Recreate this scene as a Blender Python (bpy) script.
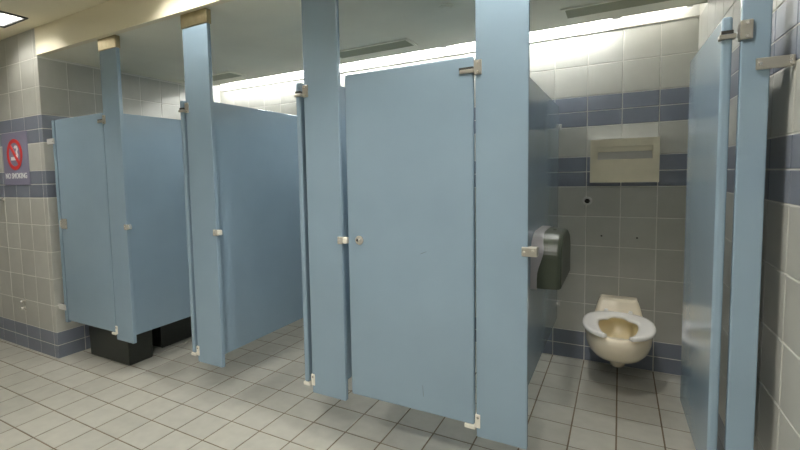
import bpy, bmesh, math, random
from mathutils import Matrix, Vector

# ------------------------------------------------------------------ camera, world, exposure
for o in list(bpy.data.objects): bpy.data.objects.remove(o)
SC = bpy.context.scene
COL = SC.collection
random.seed(4)

F, YAW, PITCH, ROLL = 453.94, 0.5291, 0.0733, -0.0231
CX, CY, CZ = -0.4034, -3.4803, 1.332
PX, PY = 354.81, 208.76
fw = Vector((-math.sin(YAW)*math.cos(PITCH), math.cos(YAW)*math.cos(PITCH), -math.sin(PITCH)))
rt0 = Vector((math.cos(YAW), math.sin(YAW), 0)); up0 = rt0.cross(fw)
RT = math.cos(ROLL)*rt0 + math.sin(ROLL)*up0
UP = -math.sin(ROLL)*rt0 + math.cos(ROLL)*up0
cd = bpy.data.cameras.new('camera'); cam = bpy.data.objects.new('camera', cd); COL.objects.link(cam)
cd.sensor_width = 36; cd.lens = 36*F/800; cd.clip_start = 0.02
cd.shift_x = (400-PX)/800; cd.shift_y = -(225-PY)/800
M = Matrix.Identity(4)
for i in range(3):
    M[i][0], M[i][1], M[i][2], M[i][3] = RT[i], UP[i], -fw[i], (CX, CY, CZ)[i]
cam.matrix_world = M
SC.camera = cam
def project(p):
    d = Vector(p)-Vector((CX, CY, CZ)); z = d.dot(fw)
    if z < 0.05: return None
    return PX+F*d.dot(RT)/z, PY-F*d.dot(UP)/z, z

w = bpy.data.worlds.new('world'); SC.world = w; w.use_nodes = True
w.node_tree.nodes['Background'].inputs[0].default_value = (0.5, 0.5, 0.5, 1)
w.node_tree.nodes['Background'].inputs[1].default_value = 0.0
SC.view_settings.view_transform = 'Standard'; SC.view_settings.look = 'None'
SC.view_settings.gamma = 1; SC.view_settings.use_curve_mapping = False
SC.view_settings.exposure = 0.12
COVE_POWER = 75.0        # emission of the fluorescent tubes in the ceiling slot
CAN_POWER = [150, 265, 600, 470, 500, 430, 1150]      # emission of the square ceiling lights, one by one; past the second they are added to brighten

# ------------------------------------------------------------------ dimensions (metres, from the photograph's perspective)
T = 0.2032               # 8 inch tile
B = 0.1011               # top of the base course
H = 2.248                # ceiling above the stalls
HM = 2.44                # ceiling of the room
D = 1.7044               # front of the partitions is y = -D
DL = 1.7371              # face of soffit and of the left wall block
XL = -4.0445             # left end of the stalls
XK, FY = -0.6008, -0.3361
XFAR, YFRONT = -6.2, -4.9
ZB = 0.257               # bottom of the pilasters
SLOT = 0.225             # depth of the light slot along the back wall

# ------------------------------------------------------------------ materials
def mat(name, col, rough=0.5, metal=0.0, rand=0.0, noise=None, bump=None, spec=0.5, coat=0.0, emit=None, aniso=None):
    m = bpy.data.materials.new(name); m.use_nodes = True
    nt = m.node_tree; N = nt.nodes; Lk = nt.links
    b = N['Principled BSDF']
    b.inputs['Base Color'].default_value = (*col, 1); b.inputs['Roughness'].default_value = rough
    b.inputs['Metallic'].default_value = metal; b.inputs['Specular IOR Level'].default_value = spec
    b.inputs['Coat Weight'].default_value = coat
    if emit:
        b.inputs['Emission Color'].default_value = (*emit[0], 1); b.inputs['Emission Strength'].default_value = emit[1]
    src = None
    if rand or noise:
        val = None
        if rand:
            oi = N.new('ShaderNodeObjectInfo')
            mr = N.new('ShaderNodeMapRange'); Lk.new(oi.outputs['Random'], mr.inputs['Value'])
            mr.inputs['To Min'].default_value = 1-rand; mr.inputs['To Max'].default_value = 1+rand
            val = mr.outputs['Result']
        if noise:
            sc, amt = noise
            g = N.new('ShaderNodeNewGeometry')
            nz = N.new('ShaderNodeTexNoise'); nz.inputs['Scale'].default_value = sc; nz.inputs['Detail'].default_value = 5
            Lk.new(g.outputs['Position'], nz.inputs['Vector'])
            mr2 = N.new('ShaderNodeMapRange'); Lk.new(nz.outputs['Fac'], mr2.inputs['Value'])
            mr2.inputs['From Min'].default_value = 0.25; mr2.inputs['From Max'].default_value = 0.75
            mr2.inputs['To Min'].default_value = 1-amt; mr2.inputs['To Max'].default_value = 1+amt
            if val:
                mu = N.new('ShaderNodeMath'); mu.operation = 'MULTIPLY'
                Lk.new(val, mu.inputs[0]); Lk.new(mr2.outputs['Result'], mu.inputs[1]); val = mu.outputs[0]
            else: val = mr2.outputs['Result']
        vm = N.new('ShaderNodeVectorMath'); vm.operation = 'SCALE'
        vm.inputs[0].default_value = col; Lk.new(val, vm.inputs['Scale'])
        Lk.new(vm.outputs['Vector'], b.inputs['Base Color'])
    if bump:
        sc, st = bump
        g2 = N.new('ShaderNodeNewGeometry')
        n2 = N.new('ShaderNodeTexNoise'); n2.inputs['Scale'].default_value = sc; n2.inputs['Detail'].default_value = 3
        if aniso:
            mp = N.new('ShaderNodeMapping'); mp.inputs['Scale'].default_value = aniso
            Lk.new(g2.outputs['Position'], mp.inputs['Vector']); Lk.new(mp.outputs['Vector'], n2.inputs['Vector'])
        else: Lk.new(g2.outputs['Position'], n2.inputs['Vector'])
        bp = N.new('ShaderNodeBump'); bp.inputs['Strength'].default_value = st; bp.inputs['Distance'].default_value = 0.002
        Lk.new(n2.outputs['Fac'], bp.inputs['Height']); Lk.new(bp.outputs['Normal'], b.inputs['Normal'])
    return m

MT = dict(
    enamel=mat('blue_enamel', (0.240, 0.328, 0.400), 0.11, noise=(3.0, 0.05), bump=(120, 0.05)),
    tile=mat('grey_wall_tile', (0.455, 0.455, 0.415), 0.36, rand=0.06, noise=(9, 0.05), bump=(14, 0.10)),
    tileblue=mat('slate_blue_wall_tile', (0.175, 0.195, 0.240), 0.36, rand=0.10, noise=(9, 0.06), bump=(14, 0.10)),
    grout=mat('wall_grout', (0.70, 0.69, 0.64), 0.8),
    floortile=mat('floor_tile', (0.44, 0.43, 0.375), 0.33, rand=0.06, noise=(14, 0.08), bump=(60, 0.10)),
    floorgrout=mat('floor_grout', (0.17, 0.13, 0.085), 0.85, noise=(8, 0.3)),
    ceil=mat('ceiling_paint', (0.90, 0.88, 0.73), 0.7, noise=(3, 0.04), bump=(30, 0.05)),
    ceilmain=mat('room_ceiling_paint', (0.88, 0.815, 0.62), 0.7, noise=(3, 0.03), bump=(30, 0.05)),
    white=mat('white_paint', (0.80, 0.80, 0.77), 0.6),
    steel=mat('brushed_steel', (0.46, 0.44, 0.385), 0.34, metal=0.75, bump=(40, 0.08), aniso=(1, 30, 30)),
    satin=mat('satin_steel_cabinet', (0.66, 0.615, 0.49), 0.34, metal=0.5, noise=(12, 0.05), bump=(50, 0.06), aniso=(1, 20, 20)),
    chrome=mat('chrome', (0.78, 0.76, 0.71), 0.25, metal=0.75),
    brightring=mat('polished_ring', (0.84, 0.83, 0.80), 0.22, metal=0.35),
    brass=mat('worn_brass_shoe', (0.40, 0.34, 0.215), 0.30, metal=0.9, noise=(30, 0.12)),
    dark=mat('dark_metal_and_shade', (0.04, 0.04, 0.035), 0.4, metal=0.3),
    blacktrim=mat('black_trim', (0.02, 0.02, 0.02), 0.5),
    binplastic=mat('black_plastic', (0.020, 0.024, 0.020), 0.35),
    smoke=mat('smoked_plastic', (0.048, 0.057, 0.038), 0.36, spec=0.4),
    greyplastic=mat('grey_plastic', (0.31, 0.30, 0.305), 0.4),
    china=mat('almond_china', (0.92, 0.82, 0.64), 0.10, spec=0.6),
    seat=mat('white_seat_plastic', (0.95, 0.92, 0.88), 0.22),
    bowlin=mat('bowl_inside', (0.95, 0.84, 0.58), 0.12, spec=0.6),
    water=mat('water', (0.78, 0.70, 0.48), 0.03, spec=0.8),
    paper=mat('paper', (0.58, 0.56, 0.52), 0.9),
    sensor=mat('black_lens', (0.006, 0.006, 0.006), 0.08),
    ventdark=mat('vent_slat_olive', (0.46, 0.46, 0.32), 0.5, metal=0.0),
    purple=mat('sign_purple', (0.225, 0.215, 0.300), 0.35),
    red=mat('sign_red', (0.62, 0.035, 0.03), 0.35),
    signwhite=mat('sign_white', (0.80, 0.80, 0.80), 0.4),
    scuff=mat('scuff_mark', (0.13, 0.17, 0.20), 0.5),
    rubber=mat('rubber_bumper', (0.74, 0.71, 0.62), 0.5),
    tube=mat('fluorescent_tube', (0.9, 0.9, 0.9), 0.4, emit=((0.99, 1.0, 0.985), COVE_POWER)),
    tubeboost=mat('boosted_fluorescent_tube', (0.9, 0.9, 0.9), 0.4, emit=((0.99, 1.0, 0.985), COVE_POWER*1.35)),  # same kind of tube, emission raised to brighten the rightmost stall
    tubeadded=mat('added_dim_tube', (0.9, 0.9, 0.9), 0.4, emit=((1.0, 0.96, 0.85), COVE_POWER*.14)),  # extra weak tube added so the right end of the slot glows
    socket=mat('lamp_socket', (0.7, 0.7, 0.68), 0.5),
)

for i, pw in enumerate(CAN_POWER):
    MT['lens%d' % i] = mat('lit_lamp', (0.9, 0.9, 0.9), 0.4, emit=((1.0, 0.975, 0.925), pw))

# ------------------------------------------------------------------ object helpers
def link(name, me, m=None, parent=None, loc=(0, 0, 0)):
    o = bpy.data.objects.new(name, me); COL.objects.link(o)
    o.location = loc
    if m is not None and me is not None and not me.materials: me.materials.append(MT[m])
    if parent is not None: o.parent = parent
    return o
def tag(o, label, cat, group=None):
    o['label'] = label; o['category'] = cat
    if group: o['group'] = group
    return o
def thing(name, label, cat, loc=(0, 0, 0), rz=0.0, group=None):
    o = bpy.data.objects.new(name, None); COL.objects.link(o)
    o.empty_display_size = 0.1; o.location = loc; o.rotation_euler = (0, 0, rz)
    return tag(o, label, cat, group)
def finish(bm, name, smooth=False):
    bmesh.ops.recalc_face_normals(bm, faces=bm.faces)
    me = bpy.data.meshes.new(name); bm.to_mesh(me); bm.free()
    if smooth:
        for p in me.polygons: p.use_smooth = True
    return me
def box(bm, x0, x1, y0, y1, z0, z1, bev=0.0, seg=2):
    r = bmesh.ops.create_cube(bm, size=1.0)
    vs = r['verts']
    for v in vs:
        v.co = Vector((x0+(v.co.x+.5)*(x1-x0), y0+(v.co.y+.5)*(y1-y0), z0+(v.co.z+.5)*(z1-z0)))
    if bev:
        es = list({e for v in vs for e in v.link_edges})
        bmesh.ops.bevel(bm, geom=es, offset=bev, segments=seg, affect='EDGES', profile=0.5)
def boxm(name, x0, x1, y0, y1, z0, z1, bev=0.0, seg=2):
    bm = bmesh.new(); box(bm, x0, x1, y0, y1, z0, z1, bev, seg); return finish(bm, name)
def cyl(bm, c, r, h, axis='z', seg=20, r2=None, bev=0.0):
    res = bmesh.ops.create_cone(bm, cap_ends=True, segments=seg, radius1=r, radius2=r if r2 is None else r2, depth=h)
    vs = res['verts']
    if bev:
        es = [e for e in {e for v in vs for e in v.link_edges} if any(len(f.verts) > 4 for f in e.link_faces)]
        g = bmesh.ops.bevel(bm, geom=es, offset=bev, segments=2, affect='EDGES', profile=0.5)
        vs = list({v for f in g['faces'] for v in f.verts} | {v for v in vs if v.is_valid})
    R = {'z': Matrix.Identity(3), 'y': Matrix.Rotation(math.pi/2, 3, 'X'), 'x': Matrix.Rotation(math.pi/2, 3, 'Y')}[axis]
    for v in vs: v.co = R @ v.co + Vector(c)
def cylm(name, c, r, h, axis='z', seg=20, r2=None, bev=0.0):
    bm = bmesh.new(); cyl(bm, c, r, h, axis, seg, r2, bev); return finish(bm, name)
def prism(bm, pts, axis, a0, a1):
    """polygon pts (2D) extruded along axis: x -> (y,z), y -> (x,z), z -> (x,y)"""
    def P(p, a): return {'x': (a, p[0], p[1]), 'y': (p[0], a, p[1]), 'z': (p[0], p[1], a)}[axis]
    A = [bm.verts.new(P(p, a0)) for p in pts]; Bv = [bm.verts.new(P(p, a1)) for p in pts]
    n = len(pts)
    bm.faces.new(A); bm.faces.new(Bv[::-1])
    for i in range(n): bm.faces.new((A[i], A[(i+1) % n], Bv[(i+1) % n], Bv[i]))

# chamfered tile, 5 visible sides, in a given plane
_tc = {}
def tile_mesh(w_, h_, plane, m, ch=0.0025, th=0.005):
    key = (round(w_, 4), round(h_, 4), plane, m)
    if key in _tc: return _tc[key]
    a, b = w_/2, h_/2
    ring = lambda s, d: [(-a+s, -b+s, d), (a-s, -b+s, d), (a-s, b-s, d), (-a+s, b-s, d)]
    V = ring(0, -th)+ring(0, -ch*.5)+ring(ch, 0)
    Fc = [(8, 9, 10, 11)]
    for k in (0, 4):
        for i in range(4): Fc.append((k+i, k+(i+1) % 4, k+4+(i+1) % 4, k+4+i))
    conv = {'-y': lambda p: (p[0], -p[2], p[1]), '+x': lambda p: (p[2], p[0], p[1]), '-x': lambda p: (-p[2], -p[0], p[1]), '+z': lambda p: p}[plane]
    me = bpy.data.meshes.new('tile'); me.from_pydata([conv(p) for p in V], [], Fc); me.update()
    me.materials.append(MT[m]); _tc[key] = me
    return me

J = 0.0052
ROWS = [(0, B, 'tileblue'), (B, B+.5*T, 'tileblue')]
for k in range(5): ROWS.append((B+(.5+k)*T, B+(1.5+k)*T, 'tile'))
ROWS += [(B+5.5*T, B+6*T, 'tileblue'), (B+6*T, B+6.5*T, 'tileblue'), (B+6.5*T, B+7.5*T, 'tile'),
         (B+7.5*T, B+8*T, 'tileblue'), (B+8*T, B+8.5*T, 'tileblue'), (B+8.5*T, B+9.5*T, 'tile'), (B+9.5*T, B+10.5*T, 'tile')]
TOPROW = (B+10.5*T, HM, 'tile')

def tile_wall(parent, plane, const, cols, rows, stuff=None):
    """cols: list of (a,b) intervals along the wall; stuff: test(a,b) -> True to join into one mesh"""
    sv, sf, sm = [], [], []
    for (a, b) in cols:
        for (z0, z1, m) in rows:
            me = tile_mesh(b-a-J, z1-z0-J, plane, m)
            c = (a+b)/2; z = (z0+z1)/2
            p = {'-y': (c, const, z), '+x': (const, c, z), '-x': (const, c, z)}[plane]
            if stuff and stuff(a, b):
                o0 = len(sv)
                sv += [tuple(Vector(v.co)+Vector(p)) for v in me.vertices]
                for f in me.polygons: sf.append([o0+i for i in f.vertices]); sm.append(0 if m == 'tile' else 1)
            else: link('tile', me, None, parent, p)
    if sv:
        me = bpy.data.meshes.new('distant_tiles'); me.from_pydata(sv, [], sf)
        me.materials.append(MT['tile']); me.materials.append(MT['tileblue'])
        for i, f in enumerate(me.polygons): f.material_index = sm[i]
        o = link('distant_tiles', me, None, parent); o['kind'] = 'stuff'
def struct(name, me, m, label=None, cat='structure'):
    o = link(name, me, m); o['kind'] = 'structure'
    if label: tag(o, label, cat)
    return o
def cuts(a, b, joint, step=T):
    """intervals covering [a,b] with joints at joint + k*step"""
    k0 = math.ceil((a-joint)/step+1e-6); xs = [a]
    while joint+k0*step < b-1e-6: xs.append(joint+k0*step); k0 += 1
    xs.append(b)
    if len(xs) > 2 and xs[1]-xs[0] < 0.02: xs.pop(1)
    if len(xs) > 2 and xs[-1]-xs[-2] < 0.02: xs.pop(-2)
    return list(zip(xs[:-1], xs[1:]))
G = 0.0022   # grout lies this far behind the tile face

# ------------------------------------------------------------------ room shell
# floor
fl = struct('floor', boxm('floor', XFAR-.1, .1, YFRONT-.1, .1, -.12, -G), 'floorgrout', 'square beige ceramic tile floor with dark brown joints', 'floor')
ft = []
for (x0, x1) in cuts(XFAR, XK+3*T, XK):
    for (y0, y1) in cuts(YFRONT, 0, FY):
        if x0 < XL-1e-6 and y1 > -DL+.01:
            if x1 <= XL+.001 or y0 >= -DL-.001:
                if x1 <= XL+.001: 
                    if y0 >= -DL-.001: continue
        ps = [project((x, y, 0)) for x in (x0, x1) for y in (y0, y1)]
        ar = 0
        if all(ps):
            us = [p[0] for p in ps]; vs = [p[1] for p in ps]
            if max(us) > 0 and min(us) < 800 and min(vs) < 452 and max(vs) > 0:
                ar = (max(us)-min(us))*(max(vs)-min(vs))
        ft.append((ar, x0, x1, y0, y1))
ft.sort(key=lambda q: -q[0])
JF = 0.0075
sv, sf = [], []
for i, (ar, x0, x1, y0, y1) in enumerate(ft):
    me = tile_mesh(x1-x0-JF, y1-y0-JF, '+z', 'floortile', 0.002)
    p = ((x0+x1)/2, (y0+y1)/2, 0)
    if i < 300 and ar > 0: link('tile', me, None, fl, p)
    else:
        o0 = len(sv); sv += [tuple(Vector(v.co)+Vector(p)) for v in me.vertices]
        sf += [[o0+k for k in f.vertices] for f in me.polygons]
me = bpy.data.meshes.new('floor_tiles'); me.from_pydata(sv, [], sf)
o = link('floor_tiles', me, 'floortile', fl); o['kind'] = 'stuff'

# back wall (y = 0)
wb = struct('wall_back', boxm('wall_back', XL, .1, G, .12, -.1, H+.3), 'grout', 'tiled back wall of the stalls with slate blue bands', 'wall')
tile_wall(wb, '-y', 0, cuts(XL, 0, XK), ROWS)
for x, z in ((-.505, .885), (-.30, .880)):
    link('anchor_hole', cylm('anchor_hole', (x, -.001, z), .006, .002, 'y', 10), 'dark', wb)
# right wall (x = 0)
wr = struct('wall_right', boxm('wall_right', G, .12, YFRONT-.1, G, -.1, HM+.3), 'grout', 'grey tiled side wall right of the last stall', 'wall')
wr.location.x = -.008; wr.rotation_euler.z = .0165      # the wall is slightly out of square
tile_wall(wr, '-x', 0, cuts(-1.717, 0, -1.717), ROWS)
tile_wall(wr, '-x', 0, [c for c in cuts(YFRONT, -1.717, -1.717)], ROWS+[TOPROW], stuff=lambda a, b: b < -2.3)
# left wall block: front face y = -DL and return face x = XL
wl = struct('wall_left', boxm('wall_left', XFAR-.1, XL-G, -DL+G, .12, -.1, HM+.3), 'grout', 'tiled wall block left of the stalls with outer corner', 'wall')
tile_wall(wl, '+x', XL, cuts(-DL, 0, -DL), ROWS)
lc = cuts(XFAR, XL, -4.0945)
tile_wall(wl, '-y', -DL, lc, ROWS+[TOPROW], stuff=lambda a, b: b < -4.75)
# room walls that close the room behind the viewer
w2 = struct('wall_far_left', boxm('wall_far_left', XFAR-.12, XFAR-G, YFRONT-.1, -DL+.1, -.1, HM+.3), 'grout', 'tiled far left end wall of the washroom', 'wall')
tile_wall(w2, '+x', XFAR, cuts(YFRONT, -DL, -DL), ROWS+[TOPROW], stuff=lambda a, b: True)
w3 = struct('wall_front', boxm('wall_front', XFAR-.1, .1, YFRONT-.12, YFRONT, -.1, HM+.3), 'tile', 'washroom wall behind the viewer', 'wall')
# ceilings
bm = bmesh.new()
box(bm, XL-.02, .1, -DL+.04, -SLOT, H, H+.05)                 # over the stalls
struct('ceiling', finish(bm, 'ceiling'), 'ceil', 'low painted ceiling above the stalls', 'ceiling')
struct('soffit', boxm('soffit', XL-.01, .1, -DL, -DL+.045, H, HM+.02), 'ceilmain', 'beige painted soffit above the stall fronts', 'soffit')
# main ceiling is cut around the recessed square lights
CANS = [(-4.03, -2.03), (-2.36, -2.03), (-.66, -2.03), (-4.03, -2.62), (-1.40, -2.80), (-3.50, -3.85), (-.58, -3.85)]  # after the first two, these are unseen lamps added for brightness
S = 0.1545
def grid_ceiling():
    xs = sorted({XFAR-.1, .1} | {c[0]-S for c in CANS} | {c[0]+S for c in CANS})
    ys = sorted({YFRONT-.1, -DL+.02} | {c[1]-S for c in CANS} | {c[1]+S for c in CANS})
    bm = bmesh.new()
    for i in range(len(xs)-1):
        for j in range(len(ys)-1):
            cx, cy = (xs[i]+xs[i+1])/2, (ys[j]+ys[j+1])/2
            if any(abs(cx-c[0]) < S and abs(cy-c[1]) < S for c in CANS): continue
            box(bm, xs[i], xs[i+1], ys[j], ys[j+1], HM, HM+.03)
    bmesh.ops.remove_doubles(bm, verts=bm.verts, dist=1e-5)
    return finish(bm, 'ceiling')
struct('ceiling', grid_ceiling(), 'ceilmain', 'higher beige painted ceiling of the washroom', 'ceiling')
# light slot along the back wall
bm = bmesh.new()
box(bm, XL, 0, -SLOT-.01, .01, H+.16, H+.18)
box(bm, XL, 0, -SLOT-.02, -SLOT, H, H+.17)
struct('trim_1', finish(bm, 'trim_1'), 'white', 'white lined light slot in the ceiling along the back wall', 'light slot')
struct('trim_2', boxm('trim_2', XL, 0, -.0015, 0.02, B+10.5*T, H+.16), 'white', 'white painted strip above the top tile course', 'trim')
struct('trim_3', boxm('trim_3', XL, 0, -.008, -.0015, B+10.5*T+.004, B+10.5*T+.008), 'steel', 'thin metal angle along the top of the back wall', 'trim')

# ------------------------------------------------------------------ lamps
for i, (a, b) in enumerate(((-3.97, -2.79), (-2.77, -1.59), (-1.57, -.45), (-.43, -.06))):
    t = thing('fluorescent_tube', ['fluorescent tube in the ceiling slot behind the leftmost stalls', 'fluorescent tube in the ceiling slot behind the middle stalls',
              'fluorescent tube in the ceiling slot behind the rightmost stalls', 'short dim fluorescent tube added to brighten the right end of the ceiling slot'][i], 'tube light', ((a+b)/2, -.055, H+.072), group='tubes in the ceiling slot')
    h = (b-a)/2
    link('lamp_tube', cylm('lamp_tube', (0, 0, 0), .016, 2*h-.05, 'x', 16), ('tube', 'tube', 'tubeboost', 'tubeadded')[i], t)
    for s in (-1, 1): link('lamp_holder', boxm('lamp_holder', s*h-.014, s*h+.014, -.015, .015, -.03, .092), 'socket', t)
for i, (x, y) in enumerate(CANS):
    t = thing('ceiling_light', ['square recessed ceiling light with black trim near the no smoking sign', 'square recessed ceiling light before the second and third stall',
              'square recessed ceiling light added before the fifth stall to brighten it', 'square recessed ceiling light added to brighten the middle of the room, farther left', 'square recessed ceiling light added to brighten the middle of the room, nearer the viewer', 'square recessed ceiling light added as fill behind the viewer, left', 'square recessed ceiling light added as fill behind the viewer, right'][i], 'ceiling light', (x, y, HM), group='square ceiling lights')
    bm = bmesh.new(); r = .15; k = .020
    for (x0, x1, y0, y1) in ((-r-k, r+k, -r-k, -r), (-r-k, r+k, r, r+k), (-r-k, -r, -r, r), (r, r+k, -r, r)): box(bm, x0, x1, y0, y1, -.008, .002)
    link('trim', finish(bm, 'trim'), 'blacktrim', t)
    dp = .155 if i < 3 else (.16 if i < 5 else .115)
    bm = bmesh.new()
    for (x0, x1, y0, y1, z0, z1) in ((-r-.004, r+.004, -r-.004, -r, .002, dp), (-r-.004, r+.004, r, r+.004, .002, dp), (-r-.004, -r, -r, r, .002, dp), (r, r+.004, -r, r, .002, dp), (-r, r, -r, r, dp-.005, dp)):
        box(bm, x0, x1, y0, y1, z0, z1)
    link('reflector', finish(bm, 'reflector'), 'white', t)
    link('lamp', cylm('lamp', (0, 0, dp-.031), .045, .05, 'z', 20, bev=.008), 'lens%d' % i, t)
# ------------------------------------------------------------------ partitions
PIL = [(-3.3366, -3.155), (-2.5372, -2.338), (-1.7088, -1.5155), (-.8918, -.6965), (-.0989, -.0306)]
TH = 0.026
ordp = ['between first and second stall', 'between second and third stall', 'between third and fourth stall', 'between fourth and fifth stall', 'at the right wall']
plab = ['blue pilaster at the right end of the leftmost closed door', 'blue pilaster with brass shoe between the second and third stall', 'blue pilaster left of the wide closed door',
        'blue pilaster between the wide closed door and the toilet stall', 'narrow blue pilaster bracketed to the right wall']
def screw(parent, x, y, z, r=.005):
    link('screw', _screw(r), 'chrome', parent, (x, y, z))
_sc = {}
def _screw(r):
    if r not in _sc: _sc[r] = cylm('screw', (0, -.0015, 0), r, .004, 'y', 10, bev=.001)
    return _sc[r]
for i, (a, b) in enumerate(PIL):
    t = thing('pilaster', plab[i], 'pilaster', ((a+b)/2, -D+TH/2, ZB), group='blue pilasters hung from the ceiling')
    hw = (b-a)/2
    link('post', boxm('post', -hw, hw, -TH/2, TH/2, 0, H-ZB-.005, .004), 'enamel', t)
    bm = bmesh.new(); e = .004
    box(bm, -hw-e, hw+e, -TH/2-e, TH/2+e, H-ZB-.078, H-ZB-.001, .003)
    link('ceiling_shoe', finish(bm, 'ceiling_shoe'), 'brass', t)
    # hinges on the left edge
    z1 = 1.735-ZB; z0 = .325-ZB
    ht = link('upper_hinge', boxm('upper_hinge', -hw-.004, -hw+.026, -TH/2-.005, TH/2+.004, z1-.028, z1+.028, .002), 'steel', t)
    for dz in (-.019, .019): screw(ht, -hw+.012, -TH/2-.005, z1+dz)
    xw = .050 if i != 3 and i != 0 else .055
    hb = link('lower_hinge', boxm('lower_hinge', -hw-.004, -hw+.016, -TH/2-.005, TH/2+.004, z0-.028, z0+.028, .002), 'rubber', t)
    screw(hb, -hw+.007, -TH/2-.005, z0+.016)
    # strike for the door on the right edge
    if i < 4:
        zs = 1.032-ZB
        big = i == 3
        s = link('door_strike', boxm('door_strike', hw-.022, hw+(.034 if big else .005), -TH/2-.006, TH/2+.003, zs-.018, zs+.018, .003), 'steel' if big else 'chrome', t)
        screw(s, hw-.012, -TH/2-.006, zs, .0045)
        if big: screw(s, hw+.018, -TH/2-.006, zs+.005, .0045)
        else: link('bumper', boxm('bumper', hw+.005, hw+.028, -TH/2-.004, TH/2-.004, zs-.015, zs+.015, .006), 'chrome' if i == 0 else 'rubber', s)
    else:
        zs = 1.63-ZB
        s = link('wall_bracket', boxm('wall_bracket', hw-.034, hw+.0480, -TH/2-.008, -TH/2-.0005, zs-.017, zs+.017, .003), 'steel', t)
        screw(s, hw-.024, -TH/2-.008, zs, .005)
        link('wall_flange', boxm('wall_flange', hw+.0430, hw+.0490, -TH/2-.022, -TH/2-.006, zs-.014, zs+.014, .002), 'steel', s)
        for dz in (-.004, .008): link('screw', cylm('screw', (hw+.0405, -TH/2-.016, zs+dz), .005, .006, 'x', 10), 'chrome', s)

# divider panels
PT = 0.025
pans = [(-3.2525, 'blue divider panel between the two leftmost stalls'), (-2.446, 'blue divider panel behind the pilaster with the brighter brass shoe'),
        (-1.614, 'blue divider panel left of the stall with the closed wide door'), (-.788, 'blue divider panel carrying the toilet paper dispenser')]
for i, (x, lab) in enumerate(pans):
    t = thing('divider_panel', lab, 'partition', (x, -(D-TH)/2, .278), group='blue divider panels')
    L = (D-TH-.002-.012)/2
    link('sheet', boxm('sheet', -PT/2, PT/2, -L-.005, L, 0, 1.497, .004), 'enamel', t)
    for z in (1.634-.278, .387-.278):
        br = link('wall_bracket', boxm('wall_bracket', PT/2, PT/2+.018, L+.001, (D-TH)/2-.0005, z-.020, z+.020, .002), 'brightring', t)
        link('bracket_arm', boxm('bracket_arm', -PT/2-.004, PT/2+.004, L-.028, L+.006, z-.010, z+.010, .002), 'brightring', br)
        link('screw', cylm('screw', (PT/2+.006, L-.014, z), .005, .004, 'x', 10), 'chrome', br)

# doors: local frame has the hinge edge at x=0, the door runs to -x, front face at y=0
DT = 0.027
def door(x, y, rz, wid, label, latch=True, z0=.302, z1=1.782):
    t = thing('stall_door', label, 'stall door', (x, y, z0), rz, 'blue stall doors')
    link('leaf', boxm('leaf', -wid, 0, 0, DT, 0, z1-z0, .008, 3), 'enamel', t)
    g = .004 if rz > -1 else -.012
    if rz > -1:
        link('upper_hinge_arm', boxm('upper_hinge_arm', -.052, g, -.005, DT+.005, 1.735-z0-.018, 1.735-z0-.003, .002), 'steel', t)
        link('lower_hinge_arm', boxm('lower_hinge_arm', -.040, g, -.004, DT+.004, .302-z0-.016, .302-z0, .002), 'rubber', t)
    else:   # open door: the arm comes from the pilaster side and clasps the hinge edge
        link('upper_hinge_arm', boxm('upper_hinge_arm', -.020, .006, -.006, DT+.008, 1.735-z0-.020, 1.735-z0-.006, .002), 'steel', t)
        link('lower_hinge_arm', boxm('lower_hinge_arm', -.020, .004, -.004, DT+.008, .302-z0-.016, .302-z0, .002), 'rubber', t)
    link('notch_shade', boxm('notch_shade', -.055 if rz > -1 else -.022, .001, -.0012, DT+.0012, 1.735-z0-.004, 1.735-z0+.006), 'dark', t)  # dark band put in for the shade of the hinge cutout
    zl = 1.038-z0
    if latch:
        lk = link('lock_plate', cylm('lock_plate', (-wid+.062, -.0025, zl), .021, .005, 'y', 24, bev=.0015), 'chrome', t)
        link('lock_slot', cylm('lock_slot', (-wid+.054, -.006, zl), .006, .003, 'y', 12), 'dark', lk)
        link('turn_piece', boxm('turn_piece', -wid+.058, -wid+.072, -.010, -.004, zl-.006, zl+.006, .002), 'chrome', lk)
    bl = link('latch_body', boxm('latch_body', -wid+.012, -wid+.085, DT, DT+.014, zl-.020, zl+.020, .003), 'chrome', t)
    link('slide_knob', cylm('slide_knob', (-wid+.055, DT+.02, zl), .007, .014, 'y', 12), 'chrome', bl)
    if rz < -1: return t
    hk = link('coat_hook', cylm('coat_hook', (-wid/2, DT+.004, 1.66-z0), .018, .008, 'y', 16), 'chrome', t)
    link('hook_peg', cylm('hook_peg', (-wid/2, DT+.03, 1.66-z0), .006, .05, 'y', 10), 'chrome', hk)
    return t
d1 = door(PIL[0][0]-.012, -D+.001, 0, .588, 'narrow blue closed door of the leftmost stall', latch=False)
door(PIL[1][0]-.055, -D+.004, -math.pi/2, .61, 'blue door swung inward showing only its edge, left of the brass shoed pilaster')
door(PIL[2][0]-.052, -D+.004, -math.pi/2, .61, 'blue door swung inward showing only its edge, left of the middle pilaster')
d4 = door(PIL[3][0]-.009, -D+.001, 0, .582, 'wide blue closed door with a round lock in the centre')
door(PIL[4][0]-.046, -D+.004, -math.pi/2+.02, .62, 'blue door swung inward against the right wall of the toilet stall', latch=False)
# latch plate on the leftmost door
p = link('latch_plate', boxm('latch_plate', -.586, -.510, -.007, 0.001, .69, .765, .003), 'chrome', d1)
link('keeper', boxm('keeper', -.594, -.586, -.012, .004, .700, .752, .003), 'chrome', p)
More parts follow.
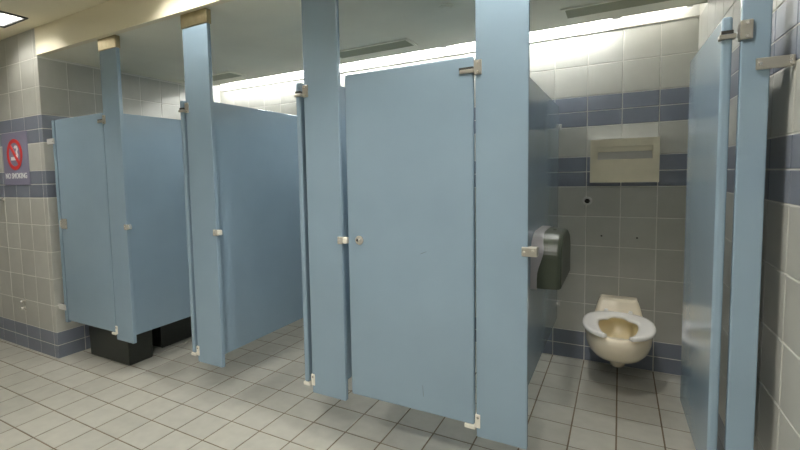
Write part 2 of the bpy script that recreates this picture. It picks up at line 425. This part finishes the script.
# scuffs on the wide door
for (x, z, l, r) in ((-.222, .098, .05, -.1), (-.21, .70, .03, 1.1)):
    bm = bmesh.new(); prism(bm, [(-.0018, -l/2), (.0, -l/2-.006), (.0016, -l/3), (.0022, l/3), (.0004, l/2), (-.0008, 0)], 'y', -.0006, .0004)
    bmesh.ops.rotate(bm, verts=bm.verts, cent=(0, 0, 0), matrix=Matrix.Rotation(r, 3, 'Y'))
    o = link('scuff', finish(bm, 'scuff'), None, d4, (x, 0, z)); o.data.materials.append(MT['scuff'])
# filler strip at the left wall
t = thing('filler_strip', 'slim blue strip bracketed to the tiled return beside the leftmost door', 'filler strip', (-3.962, -D+TH/2, .285))
link('strip', boxm('strip', -.018, .018, -TH/2, TH/2, 0, 1.495, .004), 'enamel', t)
for z in (1.63-.285, .40-.285):
    br = link('wall_bracket', boxm('wall_bracket', -.0815, .012, -TH/2-.009, -TH/2-.0005, z-.021, z+.021, .003), 'brightring', t)
    screw(br, 0, -TH/2-.007, z, .005)
    link('wall_flange', boxm('wall_flange', -.0820, -.0765, -TH/2-.0005, TH/2+.02, z-.017, z+.017, .002), 'chrome', br)

# ------------------------------------------------------------------ toilets
def outline(n, hw, y_back, y_front, sq=2.3):
    """elongated bowl outline: squarish at the back, egg shaped at the front"""
    pts = []
    yc = y_back+(y_front-y_back)*0.46
    for i in range(n):
        a = 2*math.pi*i/n
        c, s = math.cos(a), math.sin(a)
        ex = 2/sq if s > 0 else 1.0
        x = hw*math.copysign(abs(c)**(ex if s > 0 else .92), c)
        y = yc+(y_back-yc)*abs(s)**ex if s > 0 else yc+(y_front-yc)*abs(s)**.96
        pts.append((x, y))
    return pts
def loft(bm, sections, close_bottom=False, close_top=False):
    rings = []
    for z, pts in sections: rings.append([bm.verts.new((x, y, z if not callable(z) else z(x, y))) for x, y in pts])
    n = len(rings[0])
    for r0, r1 in zip(rings[:-1], rings[1:]):
        for i in range(n): bm.faces.new((r0[i], r0[(i+1) % n], r1[(i+1) % n], r1[i]))
    if close_bottom: bm.faces.new(rings[0][::-1])
    if close_top: bm.faces.new(rings[-1])
def toilet(x, label):
    t = thing('toilet', label, 'toilet', (x, 0, 0))
    N = 40; ZR = .385
    bm = bmesh.new()
    secs = [(.186, outline(N, .060, -.06, -.34)), (.190, outline(N, .095, -.05, -.42)), (.203, outline(N, .125, -.04, -.49)), (.228, outline(N, .150, -.03, -.555)),
            (.262, outline(N, .168, -.02, -.605)), (.305, outline(N, .178, -.015, -.640)), (.350, outline(N, .181, -.012, -.660)), (.376, outline(N, .178, -.012, -.660)),
            (ZR, outline(N, .168, -.018, -.652)), (ZR, outline(N, .128, -.13, -.600)), (ZR-.012, outline(N, .120, -.145, -.590)), (ZR-.018, outline(N, .120, -.145, -.590))]
    loft(bm, secs, close_bottom=True)
    link('bowl', finish(bm, 'bowl', True), 'china', t)
    bm = bmesh.new()
    loft(bm, [(ZR-.018, outline(N, .120, -.145, -.590)), (ZR-.05, outline(N, .128, -.14, -.60)), (ZR-.10, outline(N, .110, -.16, -.56)), (.25, outline(N, .085, -.2, -.46)), (.22, outline(N, .05, -.24, -.38))], close_top=True)
    bowl_in = link('bowl_interior', finish(bm, 'bowl_interior', True), 'bowlin', t)
    bm = bmesh.new(); loft(bm, [(.2585, outline(N, .088, -.197, -.475)), (.2600, outline(N, .088, -.197, -.475))], True, True)
    link('water', finish(bm, 'water'), 'water', bowl_in)
    # back ledge rising against the wall
    bm = bmesh.new()
    def rect(hw, yb, yf): 
        c = .022
        return [(-hw, yb), (hw, yb), (hw, yf+c), (hw-c*.3, yf+c*.3), (hw-c, yf), (-hw+c, yf), (-hw+c*.3, yf+c*.3), (-hw, yf+c)]
    loft(bm, [(.20, rect(.10, -.001, -.06)), (.30, rect(.142, -.001, -.10)), (.385, rect(.137, -.001, -.135)), (.430, rect(.125, -.001, -.118)), (.468, rect(.113, -.001, -.104)), (.480, rect(.106, -.001, -.096)), (.484, rect(.098, -.006, -.086))], True, True)
    link('back_ledge', finish(bm, 'back_ledge', False), 'china', t)
    # trap outlet under the bowl
    bm = bmesh.new()
    loft(bm, [(.098, outline(20, .034, -.17, -.29, 2)), (.105, outline(20, .042, -.155, -.305, 2)), (.14, outline(20, .053, -.13, -.335, 2)), (.21, outline(20, .082, -.08, -.39, 2))], True, True)
    link('trap_outlet', finish(bm, 'trap_outlet', True), 'china', t)
    # open front seat
    bm = bmesh.new(); K = 48; rings = []
    zt, zb_ = .418, .394
    for i in range(K+1):
        a = math.radians(-90+20)+math.radians(360-40)*i/K     # from the right prong round the back to the left prong
        c, s = math.cos(a), math.sin(a)
        yc = -.395
        ox, oy = .190*math.copysign(abs(c)**.85, c), yc+(.245*abs(s)**.8 if s > 0 else -.285*abs(s)**.95)
        iy = yc+(.105*abs(s)**.7 if s > 0 else -.240*abs(s))
        ix = .102*math.copysign(abs(c)**.75, c)
        if s > .6 and abs(ix) < .055: iy += .055*min(1, (1-abs(ix)/.055)*2.2)
        ends = min(1.0, math.sin(math.pi*min(i, K-i)/K*3.2)*.55+.48) if min(i, K-i) < 8 else 1.0
        mx, my = (ox+ix)/2, (oy+iy)/2; dx, dy = (ox-ix)/2*ends, (oy-iy)/2*ends
        prof = [(1, zb_+.004), (1.0, zt-.010), (.90, zt-.003), (.55, zt), (0, zt-.001), (-.55, zt-.003), (-.92, zt-.008), (-1, zb_+.006), (-.9, zb_), (.9, zb_)]
        rings.append([bm.verts.new((mx+dx*k, my+dy*k, z)) for k, z in prof])
    for r0, r1 in zip(rings[:-1], rings[1:]):
        n = len(r0)
        for j in range(n): bm.faces.new((r0[j], r0[(j+1) % n], r1[(j+1) % n], r1[j]))
    bm.faces.new(rings[0]); bm.faces.new(rings[-1][::-1])
    st = link('seat', finish(bm, 'seat', True), 'seat', t)
    for s in (-1, 1): link('hinge_cap', cylm('hinge_cap', (s*.068, -.150, .419), .013, .014, 'z', 16, r2=.010, bev=.002), 'seat', st)
    return t
toilet(-.398, 'almond wall hung toilet with open front white seat in the rightmost stall')

# ------------------------------------------------------------------ fittings on the back wall
t = thing('seat_cover_dispenser', 'satin steel seat cover dispenser on the wall above the toilet', 'dispenser', (-.384, 0, 1.247))
W, HH, DP = .193, .283, .055
bm = bmesh.new()
sx0, sx1, sz0, sz1 = -.153, .157, .150, .232
for (x0, x1, z0, z1) in ((-W, sx0, 0, HH), (sx1, W, 0, HH), (sx0, sx1, 0, sz0), (sx0, sx1, sz1, HH)): box(bm, x0, x1, -DP, -.0005, z0, z1)
bmesh.ops.remove_doubles(bm, verts=bm.verts, dist=1e-5)
link('cabinet', finish(bm, 'cabinet'), 'satin', t)
link('top_edge', boxm('top_edge', -W-.001, W+.001, -DP-.001, -.0005, HH, HH+.004), 'brightring', t)
link('slot_back', boxm('slot_back', sx0, sx1, -.022, -.004, sz0, sz1), 'satin', t)
bm = bmesh.new(); prism(bm, [(-.048, sz0+.001), (-.022, sz0+.001), (-.022, sz0+.050), (-.030, sz0+.046)], 'x', sx0+.004, sx1-.004)
link('paper_covers', finish(bm, 'paper_covers'), 'paper', t)
t = thing('flush_sensor', 'round chrome ringed black flush sensor on the back wall', 'sensor', (-.594, 0, 1.121))
bm = bmesh.new()
n = 28; prof = [(.030, 0), (.030, -.006), (.026, -.011), (.020, -.011), (.016, -.005)]
rr = [[bm.verts.new((r*math.cos(2*math.pi*i/n), y, r*math.sin(2*math.pi*i/n))) for i in range(n)] for r, y in prof]
for a, b in zip(rr[:-1], rr[1:]):
    for i in range(n): bm.faces.new((a[i], a[(i+1) % n], b[(i+1) % n], b[i]))
link('ring', finish(bm, 'ring', True), 'brightring', t)
link('lens', cylm('lens', (0, -.004, 0), .0165, .008, 'y', 24), 'sensor', t)

# toilet paper dispenser on the divider (arched profile along y, depth along +x)
DX = pans[3][0]+PT/2
t = thing('toilet_paper_dispenser', 'dark smoked twin roll toilet paper dispenser on the divider panel', 'dispenser', (DX, -.89, .755))
def arch(l, h, y0=0, n=10, r=.15):
    pts = [(-l, y0), (l, y0)]
    rz = r*.72
    for i in range(n+1):
        a = math.pi/2*i/n; pts.append((l-r+r*math.cos(a), h-rz+rz*math.sin(a)))
    for i in range(n+1):
        a = math.pi/2+math.pi/2*i/n; pts.append((-l+r+r*math.cos(a), h-rz+rz*math.sin(a)))
    return pts
def arch2(l, h, y0=0.0, r=.15):
    pts = arch(l, h, y0, r=r); side = [(l, y0+(h-r*.72-y0)*k/6) for k in range(1, 6)]
    return pts[:2]+side+pts[2:]+[(-y, z) for y, z in reversed(side)]
def sx(z):                                   # S shaped seam between housing and cover
    return .030+.030*(0.5-0.5*math.cos(math.pi*min(1, max(0, (z-.06)/.14))))-.012*min(1, max(0, (z-.2)/.07))
bm = bmesh.new()
A = arch2(.262, .272)
ra = [bm.verts.new((.0005, y, z)) for y, z in A]; rb = [bm.verts.new((sx(z), y, z)) for y, z in A]
n = len(A)
for i in range(n): bm.faces.new((ra[i], ra[(i+1) % n], rb[(i+1) % n], rb[i]))
bm.faces.new(ra[::-1])
rc = [bm.verts.new((.02, y*.95, .01+z*.93)) for y, z in A]
for i in range(n): bm.faces.new((rb[i], rb[(i+1) % n], rc[(i+1) % n], rc[i]))
bm.faces.new(rc)
link('back_housing', finish(bm, 'back_housing'), 'greyplastic', t)
bm = bmesh.new()
rings = []
for (x, ins) in ((.024, 0), (.070, .001), (.118, .004), (.130, .010), (.136, .022)):
    rings.append([bm.verts.new((x, p[0], p[1])) for p in arch(.256-ins, .266-ins, ins*.3+.004)])
n = len(rings[0])
for a, b in zip(rings[:-1], rings[1:]):
    for i in range(n): bm.faces.new((a[i], a[(i+1) % n], b[(i+1) % n], b[i]))
bm.faces.new(rings[-1]); bm.faces.new(rings[0][::-1])
cv = link('cover', finish(bm, 'cover'), 'smoke', t)
link('lock', cylm('lock', (.08, 0, .267), .008, .006, 'z', 12), 'chrome', t)

# ------------------------------------------------------------------ black bin in the first stall
t = thing('waste_bin', 'black rectangular waste bin under the leftmost door', 'bin', (-3.667, -1.475, 0))
bm = bmesh.new()
def rr_(hw, hd): return [(-hw, -hd), (hw, -hd), (hw, hd), (-hw, hd)]
loft(bm, [(0.002, rr_(.236, .090)), (.010, rr_(.240, .094)), (.235, rr_(.244, .098))], True, True)
link('body', finish(bm, 'body'), 'binplastic', t)
link('rim', boxm('rim', -.247, .247, -.101, .101, .235, .258, .006), 'binplastic', t)

t = thing('darkening_bin', 'large black bin added behind the smaller one to darken the leftmost stall', 'bin', (-3.735, -.86, 0))  # guessed bin, added to make the space behind the small bin dark
bm = bmesh.new()
loft(bm, [(0.002, rr_(.215, .37)), (.012, rr_(.222, .378)), (.56, rr_(.238, .392))], True, True)
link('body', finish(bm, 'body'), 'binplastic', t)
link('rim', boxm('rim', -.245, .245, -.40, .40, .56, .59, .008), 'binplastic', t)

# ------------------------------------------------------------------ sign and hooks on the left wall block
t = thing('no_smoking_sign', 'purple no smoking sign with red circle on the tiled wall', 'sign', (-4.462, -DL, 1.318))
link('plate', boxm('plate', -.198, .198, -.006, -.0005, 0, .408, .002), 'purple', t)
cz = .236
def ringm(name, c, r0, r1, y0, y1, n=48):
    bm = bmesh.new(); A = []
    for (r, y) in ((r0, y0), (r1, y0), (r1, y1), (r0, y1)):
        A.append([bm.verts.new((c[0]+r*math.cos(2*math.pi*i/n), y, c[1]+r*math.sin(2*math.pi*i/n))) for i in range(n)])
    for k in range(4):
        a, b = A[k], A[(k+1) % 4]
        for i in range(n): bm.faces.new((a[i], a[(i+1) % n], b[(i+1) % n], b[i]))
    return finish(bm, name)
link('red_ring', ringm('red_ring', (-.005, cz), .092, .120, -.0088, -.0060), 'red', t)
bm = bmesh.new(); prism(bm, [(-.052, -.014), (.030, -.014), (.030, .012), (-.052, .012)], 'y', -.0075, -.0060)
link('cigarette', finish(bm, 'cigarette'), 'signwhite', t, (-.012, 0, cz-.03))
bm = bmesh.new()
sm = [(.020, -.005), (.052, -.012), (.060, .010), (.046, .030), (.062, .052), (.046, .078), (.018, .082), (-.004, .066), (.010, .058), (.030, .060), (.036, .048), (.022, .032), (.032, .012)]
prism(bm, sm, 'y', -.0075, -.0060)
link('smoke_wisp', finish(bm, 'smoke_wisp'), 'signwhite', t, (-.008, 0, cz-.012))
bm = bmesh.new(); box(bm, -.100, .100, -.0092, -.0060, -.013, .013)
bmesh.ops.rotate(bm, verts=bm.verts, cent=(0, 0, 0), matrix=Matrix.Rotation(math.radians(48), 3, 'Y'))
link('red_slash', finish(bm, 'red_slash'), 'red', t, (-.005, 0, cz))
cu = bpy.data.curves.new('lettering', 'FONT'); cu.body = 'NO SMOKING'; cu.size = .058; cu.align_x = 'CENTER'; cu.extrude = .0007; cu.offset = .0012
tmp = bpy.data.objects.new('tmp', cu); COL.objects.link(tmp)
bpy.context.view_layer.update()
me = bpy.data.meshes.new_from_object(tmp.evaluated_get(bpy.context.evaluated_depsgraph_get()))
bpy.data.objects.remove(tmp)
wid = max(v.co.x for v in me.vertices)-min(v.co.x for v in me.vertices)
for v in me.vertices: v.co = Vector((v.co.x*.335/wid, -.0065-v.co.z, v.co.y))
link('lettering', me, 'signwhite', t, (-.005, 0, .052))

t = thing('robe_hook', 'chrome robe hook on the tiled wall below the sign', 'hook', (-4.718, -DL, 1.20))
link('base', cylm('base', (0, -.004, 0), .020, .008, 'y', 16, bev=.002), 'chrome', t)
link('peg', cylm('peg', (0, -.03, 0), .007, .05, 'y', 12), 'chrome', t)
link('knob', cylm('knob', (0, -.058, .002), .017, .014, 'y', 16, bev=.004), 'brightring', t)
t = thing('wall_bumper', 'small chrome double hook low on the tiled wall', 'hook', (-4.492, -DL, .345))
link('base', boxm('base', -.016, .016, -.006, -.0005, -.03, .07, .002), 'chrome', t)
for z in (-.008, .048): link('peg', cylm('peg', (0, -.018, z), .012, .026, 'y', 14, bev=.004), 'chrome', t)

# ------------------------------------------------------------------ ceiling fittings over the stalls
vl = ['linear ceiling air vent over the rightmost stall', 'linear ceiling air vent over the third stall', 'linear ceiling air vent over the leftmost stall']
for (a, b), lab in zip(((-.69, -.09), (-2.28, -1.68), (-3.93, -3.33)), vl):
    t = thing('ceiling_vent', lab, 'air vent', ((a+b)/2, -.49, H), group='linear ceiling vents')
    h = (b-a)/2; d = .075; k = .022
    bm = bmesh.new()
    for (x0, x1, y0, y1) in ((-h-k, h+k, -d-k, -d), (-h-k, h+k, d, d+k), (-h-k, -h, -d, d), (h, h+k, -d, d)): box(bm, x0, x1, y0, y1, -.008, -.0005)
    link('frame', finish(bm, 'frame'), 'ceil', t)
    link('backing', boxm('backing', -h, h, -d, d, -.002, -.0005), 'dark', t)
    sl = bmesh.new(); prism(sl, [(-.012, -.002), (.010, -.010), (.012, -.009), (-.010, -.001)], 'x', -h, h); slm = finish(sl, 'slat'); slm.materials.append(MT['ventdark'])
    for q in range(6): link('slat', slm, None, t, (0, -d+.0125+q*.025, 0))
t = thing('sprinkler_cover', 'small round sprinkler cover plate on the stall ceiling', 'sprinkler', (-1.243, -.995, H))
link('plate', cylm('plate', (0, 0, -.004), .042, .007, 'z', 28, bev=.002), 'ceil', t)
link('cap', cylm('cap', (0, 0, -.010), .030, .006, 'z', 24, bev=.002), 'ceil', t)
